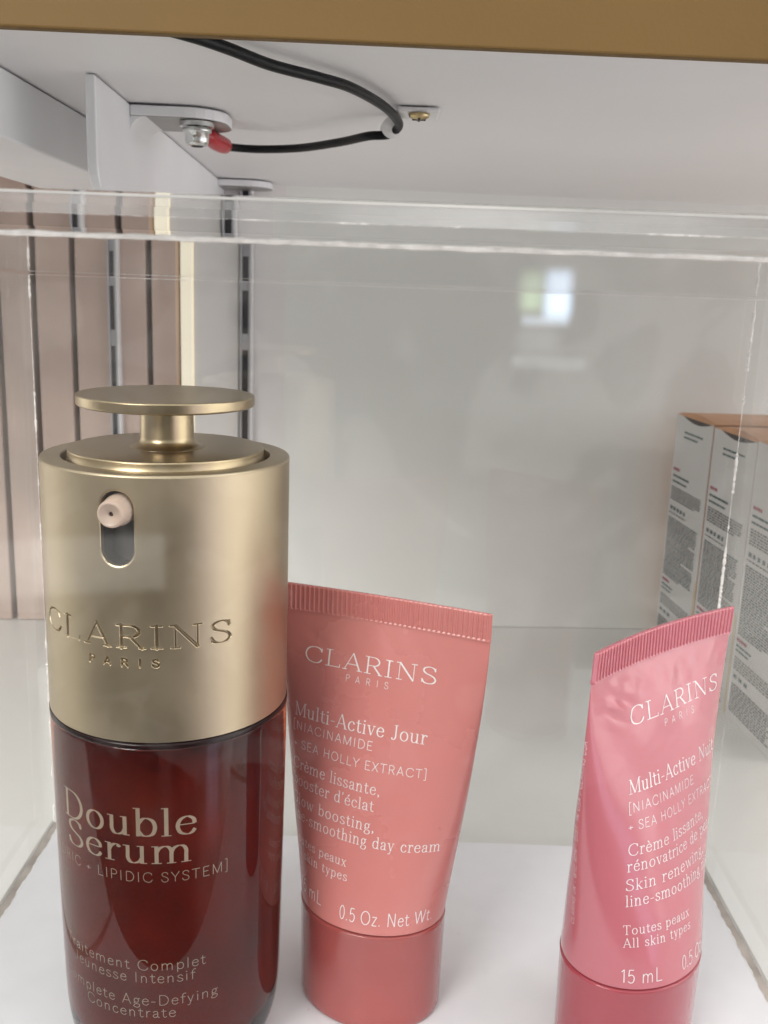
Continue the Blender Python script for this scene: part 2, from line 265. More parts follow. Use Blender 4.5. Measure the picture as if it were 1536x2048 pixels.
# kinds: p = smooth path, l = straight, T = thick straight, t = thin straight, f = serif (roman only), b = ball (roman only), d = dot (always), e = raw path
GL = {
 'a': (.52, [('p', [(.1, .5), (.14, .6), (.25, .645), (.36, .58), (.38, .46), (.38, .13), (.42, .03), (.5, .05)]), ('p', [(.38, .38), (.25, .35), (.13, .29), (.08, .17), (.13, .05), (.22, .02), (.32, .08), (.38, .2)]), ('b', (.115, .5, .05))]),
 'b': (.60, [('l', [(.13, 0), (.13, 1)]), ('f', [(.02, .985), (.13, .985)]), ('p', [(.13, .42), (.22, .6), (.33, .645), (.46, .55), (.51, .33), (.46, .1), (.33, .015), (.22, .05), (.13, .2)])]),
 'c': (.52, [('p', [(.44, .5), (.4, .6), (.3, .645), (.16, .56), (.09, .33), (.15, .1), (.29, .015), (.4, .06), (.47, .17)]), ('b', (.42, .52, .05))]),
 'd': (.60, [('l', [(.46, 0), (.46, 1)]), ('f', [(.35, .985), (.46, .985)]), ('f', [(.46, .015), (.57, .015)]), ('p', [(.46, .42), (.38, .6), (.27, .645), (.14, .55), (.09, .33), (.14, .1), (.27, .015), (.38, .05), (.46, .2)])]),
 'e': (.54, [('t', [(.1, .37), (.47, .37)]), ('p', [(.47, .37), (.44, .54), (.3, .645), (.15, .55), (.09, .33), (.15, .1), (.3, .015), (.41, .06), (.48, .18)])]),
 'f': (.36, [('p', [(.4, .93), (.35, .985), (.27, .97), (.19, .84), (.18, .66), (.18, 0)]), ('t', [(.05, .64), (.36, .64)]), ('f', [(.07, .015), (.31, .015)]), ('b', (.38, .92, .045))]),
 'g': (.52, [('e', el_(.25, .43, .145, .205)), ('p', [(.16, .27), (.1, .2), (.15, .11), (.3, .09), (.44, .05), (.47, -.08), (.4, -.22), (.25, -.265), (.1, -.2), (.07, -.1), (.16, .02)]), ('p', [(.36, .56), (.42, .63), (.5, .63)])]),
 'h': (.62, [('l', [(.14, 0), (.14, 1)]), ('f', [(.03, .985), (.14, .985)]), ('f', [(.03, .015), (.25, .015)]), ('p', [(.14, .42), (.2, .57), (.31, .645), (.41, .6), (.46, .46), (.46, .3), (.46, 0)]), ('f', [(.35, .015), (.57, .015)])]),
 'i': (.28, [('l', [(.14, 0), (.14, X_)]), ('f', [(.03, .645), (.14, .645)]), ('f', [(.03, .015), (.25, .015)]), ('d', (.13, .88, .06))]),
 'k': (.56, [('l', [(.14, 0), (.14, 1)]), ('f', [(.03, .985), (.14, .985)]), ('f', [(.03, .015), (.25, .015)]), ('t', [(.14, .24), (.44, .64)]), ('T', [(.23, .37), (.47, 0)]), ('f', [(.36, .645), (.53, .645)]), ('f', [(.38, .015), (.56, .015)])]),
 'l': (.28, [('l', [(.14, 0), (.14, 1)]), ('f', [(.03, .985), (.14, .985)]), ('f', [(.03, .015), (.25, .015)])]),
 'n': (.62, [('l', [(.14, 0), (.14, X_)]), ('f', [(.03, .645), (.14, .645)]), ('f', [(.03, .015), (.25, .015)]), ('p', [(.14, .42), (.2, .57), (.31, .645), (.41, .6), (.46, .46), (.46, .3), (.46, 0)]), ('f', [(.35, .015), (.57, .015)])]),
 'm': (.94, [('l', [(.14, 0), (.14, X_)]), ('f', [(.03, .645), (.14, .645)]), ('f', [(.03, .015), (.25, .015)]), ('p', [(.14, .42), (.2, .57), (.31, .645), (.41, .6), (.46, .46), (.46, .3), (.46, 0)]), ('f', [(.36, .015), (.56, .015)]), ('p', [(.46, .42), (.52, .57), (.63, .645), (.73, .6), (.78, .46), (.78, .3), (.78, 0)]), ('f', [(.67, .015), (.89, .015)])]),
 'o': (.60, [('e', el_(.3, .33, .21, .315))]),
 'p': (.60, [('l', [(.13, -.27), (.13, X_)]), ('f', [(.02, .645), (.13, .645)]), ('f', [(.02, -.255), (.24, -.255)]), ('p', [(.13, .45), (.22, .6), (.33, .645), (.46, .55), (.51, .33), (.46, .1), (.33, .015), (.22, .05), (.13, .2)])]),
 'r': (.42, [('l', [(.14, 0), (.14, X_)]), ('f', [(.03, .645), (.14, .645)]), ('f', [(.03, .015), (.26, .015)]), ('p', [(.14, .4), (.19, .54), (.28, .635), (.38, .63)]), ('b', (.37, .58, .055))]),
 's': (.48, [('p', [(.4, .5), (.36, .6), (.25, .645), (.13, .59), (.11, .48), (.2, .37), (.32, .3), (.41, .2), (.39, .07), (.26, .015), (.13, .05), (.07, .18)])]),
 't': (.40, [('p', [(.17, .86), (.17, .5), (.17, .2), (.21, .05), (.28, .015), (.38, .09)]), ('t', [(.03, .64), (.36, .64)])]),
 'u': (.62, [('p', [(.14, X_), (.14, .4), (.14, .2), (.19, .06), (.28, .015), (.4, .08), (.46, .22)]), ('l', [(.46, 0), (.46, X_)]), ('f', [(.03, .645), (.14, .645)]), ('f', [(.35, .645), (.46, .645)]), ('f', [(.46, .015), (.57, .015)])]),
 'v': (.54, [('T', [(.1, X_), (.28, 0)]), ('t', [(.28, 0), (.45, X_)]), ('f', [(.01, .645), (.2, .645)]), ('f', [(.36, .645), (.53, .645)])]),
 'w': (.80, [('T', [(.1, X_), (.26, 0)]), ('t', [(.26, 0), (.42, X_)]), ('T', [(.4, X_), (.56, 0)]), ('t', [(.56, 0), (.72, X_)]), ('f', [(.01, .645), (.2, .645)]), ('f', [(.64, .645), (.8, .645)])]),
 'x': (.54, [('T', [(.1, X_), (.44, 0)]), ('t', [(.1, 0), (.43, X_)]), ('f', [(.02, .645), (.2, .645)]), ('f', [(.35, .645), (.52, .645)]), ('f', [(.02, .015), (.19, .015)]), ('f', [(.34, .015), (.53, .015)])]),
 'y': (.54, [('T', [(.1, X_), (.29, 0)]), ('t', [(.45, X_), (.22, -.2)]), ('p', [(.22, -.2), (.16, -.265), (.08, -.22)]), ('f', [(.01, .645), (.2, .645)]), ('f', [(.36, .645), (.53, .645)])]),
 'z': (.50, [('t', [(.08, .645), (.43, .645)]), ('T', [(.42, .64), (.08, .015)]), ('t', [(.08, .015), (.44, .015)])]),
 'A': (.74, [('t', [(.08, 0), (.37, 1)]), ('T', [(.36, 1), (.66, 0)]), ('t', [(.18, .33), (.55, .33)]), ('f', [(0, .012), (.17, .012)]), ('f', [(.55, .012), (.76, .012)])]),
 'C': (.80, [('p', [(.72, .74), (.65, .91), (.45, .985), (.2, .86), (.09, .5), (.2, .14), (.45, .015), (.63, .08), (.74, .27)]), ('f', [(.725, .7), (.725, .95)])]),
 'D': (.80, [('l', [(.16, 0), (.16, 1)]), ('e', [(.16, .985)]+el_(.36, .5, .35, .485, 90, -90)+[(.16, .015)]), ('f', [(.03, .985), (.16, .985)]), ('f', [(.03, .015), (.16, .015)])]),
 'E': (.64, [('l', [(.14, 0), (.14, 1)]), ('t', [(.14, .98), (.56, .98)]), ('t', [(.14, .52), (.5, .52)]), ('t', [(.14, .02), (.58, .02)])]),
 'G': (.82, [('p', [(.7, .74), (.64, .91), (.45, .985), (.2, .86), (.09, .5), (.2, .14), (.45, .015), (.6, .05), (.68, .15)]), ('l', [(.68, .42), (.68, .02)]), ('f', [(.56, .42), (.78, .42)])]),
 'H': (.80, [('l', [(.15, 0), (.15, 1)]), ('l', [(.65, 0), (.65, 1)]), ('t', [(.15, .52), (.65, .52)])]),
 'I': (.34, [('l', [(.17, 0), (.17, 1)]), ('f', [(.04, .985), (.3, .985)]), ('f', [(.04, .015), (.3, .015)])]),
 'J': (.48, [('p', [(.3, 1), (.3, .6), (.3, .22), (.25, .05), (.15, .0), (.06, .07)]), ('f', [(.18, .985), (.42, .985)]), ('b', (.09, .09, .05))]),
 'L': (.62, [('l', [(.15, 0), (.15, 1)]), ('t', [(.15, .02), (.56, .02)]), ('f', [(.03, .985), (.28, .985)]), ('f', [(.03, .015), (.15, .015)]), ('f', [(.565, .0), (.575, .2)])]),
 'M': (.94, [('t', [(.14, 0), (.14, 1)]), ('T', [(.14, 1), (.46, .03)]), ('t', [(.46, .03), (.78, 1)]), ('l', [(.79, 0), (.79, 1)]), ('f', [(.03, .985), (.14, .985)]), ('f', [(.03, .015), (.25, .015)]), ('f', [(.67, .015), (.91, .015)]), ('f', [(.79, .985), (.91, .985)])]),
 'N': (.82, [('t', [(.15, 0), (.15, 1)]), ('T', [(.15, 1), (.66, .01)]), ('t', [(.66, 0), (.66, 1)]), ('f', [(.03, .985), (.15, .985)]), ('f', [(.05, .015), (.26, .015)]), ('f', [(.56, .985), (.77, .985)])]),
 'O': (.86, [('e', el_(.43, .5, .34, .485))]),
 'P': (.64, [('l', [(.14, 0), (.14, 1)]), ('e', [(.14, .98)]+el_(.34, .73, .23, .25, 90, -90)+[(.14, .48)]), ('f', [(.03, .015), (.26, .015)]), ('f', [(.03, .985), (.14, .985)])]),
 'R': (.70, [('l', [(.15, 0), (.15, 1)]), ('e', [(.15, .98)]+el_(.36, .735, .21, .245, 90, -90)+[(.15, .49)]), ('T', [(.37, .49), (.64, 0)]), ('f', [(.03, .015), (.28, .015)]), ('f', [(.03, .985), (.15, .985)]), ('f', [(.56, .012), (.72, .012)])]),
 'S': (.62, [('p', [(.53, .76), (.47, .92), (.32, .985), (.16, .91), (.11, .76), (.19, .61), (.34, .52), (.49, .41), (.55, .24), (.47, .07), (.3, .015), (.15, .08), (.07, .27)]), ('f', [(.53, .74), (.53, .95)]), ('f', [(.075, .06), (.075, .28)])]),
 'T': (.68, [('l', [(.34, 0), (.34, 1)]), ('t', [(.04, .98), (.64, .98)]), ('f', [(.22, .015), (.46, .015)]), ('f', [(.045, .8), (.045, .98)]), ('f', [(.635, .8), (.635, .98)])]),
 'W': (1.0, [('T', [(.05, 1), (.28, 0)]), ('t', [(.28, 0), (.5, 1)]), ('T', [(.5, 1), (.73, 0)]), ('t', [(.73, 0), (.95, 1)])]),
 'U': (.78, [('p', [(.14, 1), (.14, .6), (.14, .33), (.22, .09), (.39, .015), (.56, .09), (.64, .33), (.64, .6), (.64, 1)])]),
 'K': (.68, [('l', [(.14, 0), (.14, 1)]), ('t', [(.14, .36), (.58, 1)]), ('T', [(.28, .56), (.62, 0)])]),
 'X': (.70, [('T', [(.07, 1), (.63, 0)]), ('t', [(.07, 0), (.62, 1)])]),
 'Y': (.68, [('T', [(.05, 1), (.34, .46)]), ('t', [(.63, 1), (.34, .46)]), ('l', [(.34, .48), (.34, 0)])]),
 '0': (.54, [('e', el_(.27, .5, .19, .485))]),
 '1': (.40, [('t', [(.08, .8), (.24, .99)]), ('l', [(.24, 0), (.24, 1)])]),
 '2': (.54, [('p', [(.08, .75), (.15, .94), (.28, .985), (.42, .9), (.44, .7), (.33, .45), (.07, .02)]), ('t', [(.07, .02), (.47, .02)])]),
 '5': (.54, [('t', [(.44, .98), (.15, .98)]), ('t', [(.15, .98), (.11, .52)]), ('p', [(.11, .52), (.27, .62), (.43, .52), (.47, .31), (.39, .08), (.24, .015), (.07, .12)])]),
 '9': (.54, [('e', el_(.27, .68, .18, .3)), ('p', [(.45, .68), (.44, .35), (.36, .08), (.22, .015), (.1, .1)])]),
 '+': (.56, [('t', [(.06, .38), (.5, .38)]), ('t', [(.28, .16), (.28, .6)])]),
 '-': (.40, [('t', [(.06, .34), (.34, .34)])]),
 '[': (.34, [('t', [(.12, -.2), (.12, 1.16)]), ('t', [(.12, 1.15), (.3, 1.15)]), ('t', [(.12, -.19), (.3, -.19)])]),
 ']': (.34, [('t', [(.22, -.2), (.22, 1.16)]), ('t', [(.04, 1.15), (.22, 1.15)]), ('t', [(.04, -.19), (.22, -.19)])]),
 '.': (.26, [('d', (.12, .05, .055))]),
 ',': (.28, [('d', (.13, .05, .055)), ('p', [(.16, .04), (.16, -.06), (.1, -.14)])]),
 "'": (.22, [('T', [(.12, 1), (.09, .76)])]),
 ' ': (.34, []),
 '/': (.5, [('t', [(.08, -.1), (.42, 1.05)])]),
}
GL['\u00e8'] = (GL['e'][0], GL['e'][1]+[('T', [(.2, .95), (.33, .76)])])
GL['\u00e9'] = (GL['e'][0], GL['e'][1]+[('T', [(.4, .95), (.27, .76)])])
ROMAN = dict(T=.13, t=.034, serif=True)
LIGHT = dict(T=.095, t=.04, serif=True)
SANS = dict(T=.07, t=.07, serif=False)
THIN = dict(T=.062, t=.062, serif=False)
def layout(text, style, s0, s1, base, caph, track=0.0):
    """strokes in the (along, up) plane in mm: list of (points, half widths), fitted between s0 and s1"""
    T, t = style['T'], style['t']; x = 0; raw = []; lo = 1e9; hi = -1e9
    for ch in text:
        w, st = GL[ch]
        for k, p in st:
            if k in 'fb' and not style['serif']: continue
            if k in 'bd':
                cx, cy_, r = p
                if not style['serif']: r = max(r*.8, T*.55)
                P = np.array([(cx-r*.98, cy_), (cx-r*.6, cy_), (cx, cy_), (cx+r*.6, cy_), (cx+r*.98, cy_)]); hw = np.array([.2, .8, 1, .8, .2])*r
            else:
                P = catmull(p, 7) if k == 'p' else np.array(p, float)
                d = np.gradient(P, axis=0); d /= np.linalg.norm(d, axis=1)[:, None]+1e-9
                if k == 'T': hw = np.full(len(P), T/2)
                elif k in 'tf': hw = np.full(len(P), t/2)
                else: hw = np.sqrt((T*d[:, 1])**2+(t*d[:, 0])**2)/2
            P = P.copy(); P[:, 0] += x; raw.append((P, hw)); lo = min(lo, P[:, 0].min()); hi = max(hi, P[:, 0].max())
        x += w+track
    kx = (s1-s0)/(hi-lo)
    return [(np.stack([s0+(P[:, 0]-lo)*kx, base+P[:, 1]*caph], 1), hw*caph) for P, hw in raw]
def lettering(name, strokes, surf, m, parent, off=.03):
    V = []; Fc = []; cnt = 0
    for P, hw in strokes:
        cnt += 1; o = off+.0012*(cnt % 13)
        # subdivide long straight strokes so they follow the curved surface
        if len(P) < 6:
            k = 6; tt = np.linspace(0, len(P)-1, k*(len(P)-1)+1)
            P = np.stack([np.interp(tt, range(len(P)), P[:, i]) for i in (0, 1)], 1); hw = np.interp(tt, range(len(hw)), hw)
        d = np.gradient(P, axis=0); d /= np.linalg.norm(d, axis=1)[:, None]+1e-9; n = np.stack([-d[:, 1], d[:, 0]], 1)
        b0 = len(V)
        for i in range(len(P)):
            for sg in (1, -1):
                q = P[i]+n[i]*hw[i]*sg; V.append([c*MM for c in surf(q[0], q[1], o)])
        for i in range(len(P)-1): Fc.append((b0+2*i, b0+2*i+1, b0+2*i+3, b0+2*i+2))
    return mesh_obj(name, V, Fc, m, parent)

# ------------------------------------------------------------------ setting: lower shelf and back panel
Z_SHELF, Y_WALL = -146.0, 405.0
sh = box('shelf_surface', (-520, 520, 98, Y_WALL+45, Z_SHELF-18, Z_SHELF), M['shelf'], bev=.5); tag(sh, 'pale grey laminate shelf under the clear display case', 'shelf', kind='structure')
wl = box('back_wall', (-62, 520, Y_WALL, Y_WALL+12, Z_SHELF+.1, 120), M['wall'], bev=.4); tag(wl, 'smooth grey green back panel behind the display case', 'wall', kind='structure')
ws = box('wall_strip', (-57.5, -43.8, Y_WALL-.12, Y_WALL-.02, Z_SHELF+.2, 118), M['wall_light'], bev=.1); tag(ws, 'pale upright strip of wall right of the slotted rail', 'wall panel')
WY = .06
def on_wall(o):
    p = Vector((-40*MM, Y_WALL*MM, 0)); o.matrix_world = Matrix.Translation(p) @ Matrix.Rotation(WY, 4, 'Z') @ Matrix.Translation(-p)
    return o
on_wall(wl); on_wall(ws)
# pale narrow panel between the cream strip and the slotted rail
pp = box('pale_panel', (-81.5, -63.2, Y_WALL+.2, Y_WALL+12, Z_SHELF+.1, 120), M['wall_light'], bev=.4); on_wall(pp); tag(pp, 'narrow pale grey wall panel between cream strip and slotted rail', 'wall panel')
cs = box('trim_strip', (-86.6, -81.8, Y_WALL-1.5, Y_WALL+10, Z_SHELF+.2, 118), M['cream'], bev=.6); on_wall(cs); tag(cs, 'cream upright trim strip with added glow at the end of the pink boards', 'light strip')  # plain wall trim with an added glow, not a lamp
# pink vertical boards
edges = [-330, -300, -268, -236, -205, -175.5, -160.2, -145.9, -130.2, -113.8, -99.5, -87.2]
for i in range(len(edges)-1):
    a, c = edges[i]+1.15, edges[i+1]-1.15
    o = box('wall_board', (a, c, Y_WALL-.5, Y_WALL+8, Z_SHELF+.3, 118), M['pink'], bev=.5)
    names = {5: 'pink vertical wall board at the left edge of the view', 6: 'pink vertical wall board right behind the left case corner seam', 7: 'pink vertical wall board above the left shoulder of the gold cap',
             8: 'pink vertical wall board just left of the first slotted rail', 9: 'pink vertical wall board just right of the first slotted rail', 10: 'pink vertical wall board next to the cream strip'}
    on_wall(o); tag(o, names.get(i, 'pink vertical wall board out beyond the display case'), 'wall board', 'pink vertical boards on the back wall')
gb = box('board_backing', (-340, -87, Y_WALL+8.3, Y_WALL+12, Z_SHELF+.1, 118), M['gap'], bev=0); on_wall(gb); tag(gb, 'dark backing that shows in the gaps between the pink boards', 'backing panel')
def rail(x, label, w=4.0):
    t = thing('slotted_rail', label, 'shelf rail', (x, Y_WALL+(x+40)*WY, Z_SHELF), WY, 'slotted shelf rails on the back wall')
    bm = bmesh.new()
    add_box(bm, -w/2, -w/2+.7, -4.0, -.6, .3, 262, .1, 1); add_box(bm, w/2-.7, w/2, -4.0, -.6, .3, 262, .1, 1)
    z = .3
    while z < 258:
        add_box(bm, -w/2+.72, w/2-.72, -3.2, -2.6, z, z+6.5, 0); z += 24
    bm_obj('channel', bm, M['steel_rail'], t)
    box('slot_backing', (-w/2+.75, w/2-.75, -1.6, -1.2, .4, 261), M['slot_dark'], t, bev=0)
    bm = bmesh.new(); add_box(bm, w/2+.1, w/2+1.2, -4.6, -.6, .3, 262, .2, 1); bm_obj('side_flange', bm, M['white_paint'], t)
rail(-60.0, 'grey slotted shelf rail right of the pale narrow panel'); rail(-113.6, 'grey slotted shelf rail standing between two pink boards', 3.4)

# ------------------------------------------------------------------ upper shelf with its ochre front, bracket, cable
us = thing('upper_shelf', 'white shelf with ochre front edge above the display case', 'shelf', (-3, 155, 40), .037)
box('shelf_board', (-330, 330, 2.6, 262, 0, 17), M['under'], us, bev=.4)
box('front_fascia', (-330, 330, 0, 2.3, -4.0, 42), M['gold_paint'], us, bev=.35)
lb = box('light_trough', (-104, -74.6, 150, 400, 26.6, 39.7), M['white_paint'], bev=.5); lb.rotation_euler = (0, 0, .012); tag(lb, 'long white box section running back under the upper shelf', 'trough')

BK = thing('shelf_bracket', 'white sheet metal bracket with a bent tab under the upper shelf', 'bracket', (-60, 203, 39.7), .043)
prof = [(0, 0), (0, -14)]+[(6-6*math.cos(R(a))*1.0, -15.8-6.2*math.sin(R(a))) for a in range(0, 91, 10)]+[(201, -22), (201, 0)]
V = [(x*MM, y*MM, z*MM) for x in (0, -2.2) for y, z in prof]; n = len(prof)
Fc = [tuple(range(n)), tuple(range(2*n-1, n-1, -1))]+[(i, i+n, (i+1) % n+n, (i+1) % n) for i in range(n)]
pl = mesh_obj('side_plate', V, Fc, M['white_paint'], BK)
bv = pl.modifiers.new('bevel', 'BEVEL'); bv.width = .45*MM; bv.segments = 3; bv.limit_method = 'ANGLE'; bv.angle_limit = R(50)
def tab(y0, y1, xe):
    pts = [(.05, y0), (xe-9, y0)]+[(xe-9+9*math.sin(R(a)), y0+9-9*math.cos(R(a))) for a in range(15, 91, 15)]+[(xe, y1-7)]+[(xe-7+7*math.cos(R(a)), y1-7+7*math.sin(R(a))) for a in range(15, 91, 15)]+[(.05, y1)]
    n = len(pts); V = [(x*MM, y*MM, z*MM) for z in (-.2, -2.6) for x, y in pts]
    Fc = [tuple(range(n)), tuple(range(2*n-1, n-1, -1))]+[(i, i+n, (i+1) % n+n, (i+1) % n) for i in range(n)]
    o = mesh_obj('mounting_tab', V, Fc, M['white_paint'], BK); m = o.modifiers.new('bevel', 'BEVEL'); m.width = .35*MM; m.segments = 2; m.limit_method = 'ANGLE'; m.angle_limit = R(50); o.data.materials.append(M['tab_grey']); o.data.polygons[1].material_index = 1; return o
tab(30, 52, 21.5); tab(180, 199, 20)
# fold between plate and tab
V, Fc = [], []
for y in (30.3, 51.7):
    for i in range(9):
        a = R(90*i/8); V.append(((3.6-3.6*math.sin(a)+.02)*MM, y*MM, (-2.62-3.6+3.6*math.cos(a))*MM))
    V += [(.02*MM, y*MM, -2.62*MM)]
Fc = [(i, i+1, i+11, i+10) for i in range(8)]+[tuple(range(0, 10)), tuple(range(19, 9, -1))]
mesh_obj('tab_fold', V, Fc, M['white_paint'], BK)
def bolt(parent, x, y, z):
    V, Fc = lathe([(0.01, -5.4), (1.9, -5.35), (2.5, -5.0), (2.75, -4.3), (2.75, -2.5), (3.3, -2.4), (3.4, -2.1), (3.4, -1.5), (2.2, -1.4), (2.2, 0)], 40)
    o = mesh_obj('bolt', V, Fc, M['zinc'], parent, True); o.location = (x*MM, y*MM, z*MM)
    V, Fc = lathe([(0.01, -5.55), (1.4, -5.55), (1.4, -5.3)], 6); s = mesh_obj('socket', V, Fc, M['slot_dark'], o)
    V, Fc = lathe([(2.2, 0), (4.0, 0), (4.0, -1.0), (2.2, -1.0)], 36); w = mesh_obj('washer', V, Fc, M['zinc'], o); w.location = (0, 0, -.2*MM)
bolt(BK, 14.6, 34.5, -2.7)

cb = thing('earth_cable', 'black cable looping under the upper shelf to a red terminal', 'cable', (-1, 226, 38.5))
up = catmull([(-62, 161, 39.0), (-48, 161, 39.0), (-39, 162.6, 38.97), (-33.5, 166.4, 38.7), (-28.3, 171.8, 38.2), (-22.6, 179.8, 37.7), (-14.6, 189.6, 37.8), (-9.2, 198.4, 38), (-3.7, 213.9, 38), (-.8, 226.6, 37.8), (.2, 234.1, 37.0), (-2.2, 237.5, 35.6), (-6.8, 238.0, 35.2), (-14.0, 247.7, 35.0), (-25.0, 260.2, 35.0), (-36.0, 265.0, 35.0), (-43.0, 262.5, 34.9), (-45.0, 258, 34.8)], 10)
o = mesh_obj('sheath', *tube_mesh([p-np.array((-1, 226, 38.5)) for p in up], 1.0, 16), M['rubber'], cb, True)
o = mesh_obj('terminal', *tube_mesh([np.array(p)-np.array((-1, 226, 38.5)) for p in ((-44.0, 259.5, 34.8), (-44.6, 257, 34.8), (-45.4, 252, 34.9), (-46.0, 248, 35.2), (-46.7, 244.5, 35.4))], [1.95, 2.1, 2.1, 1.9, 1.3], 18), M['red_sleeve'], cb, True)
cl = thing('cable_clip', 'white plastic clip with a brass screw holding the cable bend', 'cable clip', (0, 234, 40))
V, Fc = tube_mesh([(-1.3, 1.5, -3.0), (-1.9, 6.2, -3.0)], 2.3, 24); mesh_obj('loop', V, Fc, M['clip'], cl, True)
box('tongue', (-.5, 9.2, -9.5, 0, -1.5, -.3), M['clip'], cl, bev=.55)
V, Fc = lathe([(.01, -2.9), (1.3, -2.8), (2.2, -2.3), (2.4, -1.65), (2.0, -1.55)], 32); s = mesh_obj('screw', V, Fc, M['brass'], cl, True); s.location = (4.6*MM, -8.0*MM, 0)
bm = bmesh.new(); add_box(bm, -1.5, 1.5, -.28, .28, -2.98, -2.6); add_box(bm, -.28, .28, -1.5, -.3, -2.985, -2.6); add_box(bm, -.28, .28, .3, 1.5, -2.985, -2.6); k = bm_obj('cross_recess', bm, M['slot_dark'], s)

# ------------------------------------------------------------------ cartons on the right
def carton(i, y_near, label):
    t = thing('product_carton', label, 'carton', (121.2+(400-y_near)*.077, y_near, Z_SHELF), R(4.0)+R([.3, -.3, .2][i]), 'white cartons of small print beside the case')
    W, D, Hh = 37.5, 42, [100.5, 100, 100.6][i]
    bm = bmesh.new(); add_box(bm, .3, D, .12, W-.12, .1, Hh-.3, .1, 2); bm_obj('side_walls', bm, M['carton_copper'], t)
    box('printed_face', (0, .26, .02, W-.02, .1, Hh), M['carton'], t, bev=.08)
    # lid flap: front lip bows a little and shows a dark slit under it
    V, Fc = [], []
    for k in range(13):
        y = W*k/12; lift = 1.6*math.sin(math.pi*k/12)**.8
        for x, z in ((-.05, Hh-.1), (1.2, Hh+.3+lift), (D, Hh+.5), (D, Hh+.1), (1.2, Hh-.1+lift*.6)): V.append((x*MM, y*MM, z*MM))
    for k in range(12):
        for q in range(4): Fc.append((k*5+q, k*5+q+1, k*5+5+q+1, k*5+5+q))
    mesh_obj('lid', V, Fc, M['carton_copper'], t)
    bm = bmesh.new()
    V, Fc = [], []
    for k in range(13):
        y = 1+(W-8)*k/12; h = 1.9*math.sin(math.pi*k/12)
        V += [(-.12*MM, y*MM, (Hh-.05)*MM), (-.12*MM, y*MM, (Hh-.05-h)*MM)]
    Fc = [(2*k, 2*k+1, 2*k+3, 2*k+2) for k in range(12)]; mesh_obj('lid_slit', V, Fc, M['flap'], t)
    box('edge_stripe', (-.04, -.005, .05, 1.3, .4, 38), M['carton_cream'], t, bev=0)
    # small print, u = 0 at the far end
    Bk, Pk, Lt = ([], []), ([], []), ([], [])
    def bar(B, u0, u1, v0, v1):
        V, Fc = B; b0 = len(V)
        for u, v in ((u0, v0), (u1, v0), (u1, v1), (u0, v1)): V.append((-.09*MM, (W-u)*MM, (Hh-v)*MM))
        Fc.append((b0, b0+3, b0+2, b0+1))
    def words(B, u0, u1, v, h, wmin=.8, wmax=3.0, sp_=.5):
        u = u0
        while u < u1-.5:
            w = min(random.uniform(wmin, wmax), u1-u); bar(B, u, u+w, v, v+h); u += w+sp_
    rr = random.Random(3)
    words(Bk, 10, 29, 6.0, .75, 2, 5, .3); words(Bk, 10, 24, 8.0, .75, 2, 5, .3)
    words(Pk, 2.2, 9.0, 22.0, 1.2, 2, 4, .25)
    words(Bk, 2.2, 19.5, 25.0, .85, 2, 5, .25); words(Bk, 2.2, 17.5, 27.4, .75, 2, 5, .25)
    for k in range(6): words(Lt, 2.2, 33.5-(6 if k == 5 else 0), 30.0+k*1.0, .62)
    for k in range(5):
        words(Bk, 3+k*3.6, 3+k*3.6+2.4, 38.3, 1.6, .5, .9, .25)
    words(Lt, 2.2, 20, 41, .5)
    for k in range(27): words(Lt if k % 4 else Bk, 2.2, 33.5-(rr.uniform(4, 14) if k in (8, 17, 26) else rr.uniform(0, 1)), 43.2+k*.95, .58)
    Pk2 = ([], []); words(Pk2, 2.2, 10, 70.0, 1.1, 2, 4, .25); words(Bk, 2.2, 14, 72.4, .7, 2, 5, .25); words(Bk, 2.2, 12.5, 74.2, .6, 2, 5, .25)
    for k in range(5): words(Lt, 2.2, 33, 77+k*1.0, .5)
    for k in range(3): words(Bk, 3+k*4.2, 3+k*4.2+2.8, 83.4, 1.4, .5, .9, .25)
    for k in range(11): words(Lt, 2.2, 33.5-rr.uniform(0, 2), 87+k*.98, .6)
    p = mesh_obj('small_print', *Bk, M['ink'], t); mesh_obj('title_print', *Pk, M['ink_pink'], t); mesh_obj('title_print', *Pk2, M['ink_pink'], t); mesh_obj('body_print', *Lt, M['ink_light'], t)
carton(0, 363.2, 'white carton of small print, farthest of the three by the wall')
carton(1, 325.6, 'white carton of small print in the middle of the three')
carton(2, 288.0, 'white carton of small print nearest the front, behind the case corner seam')

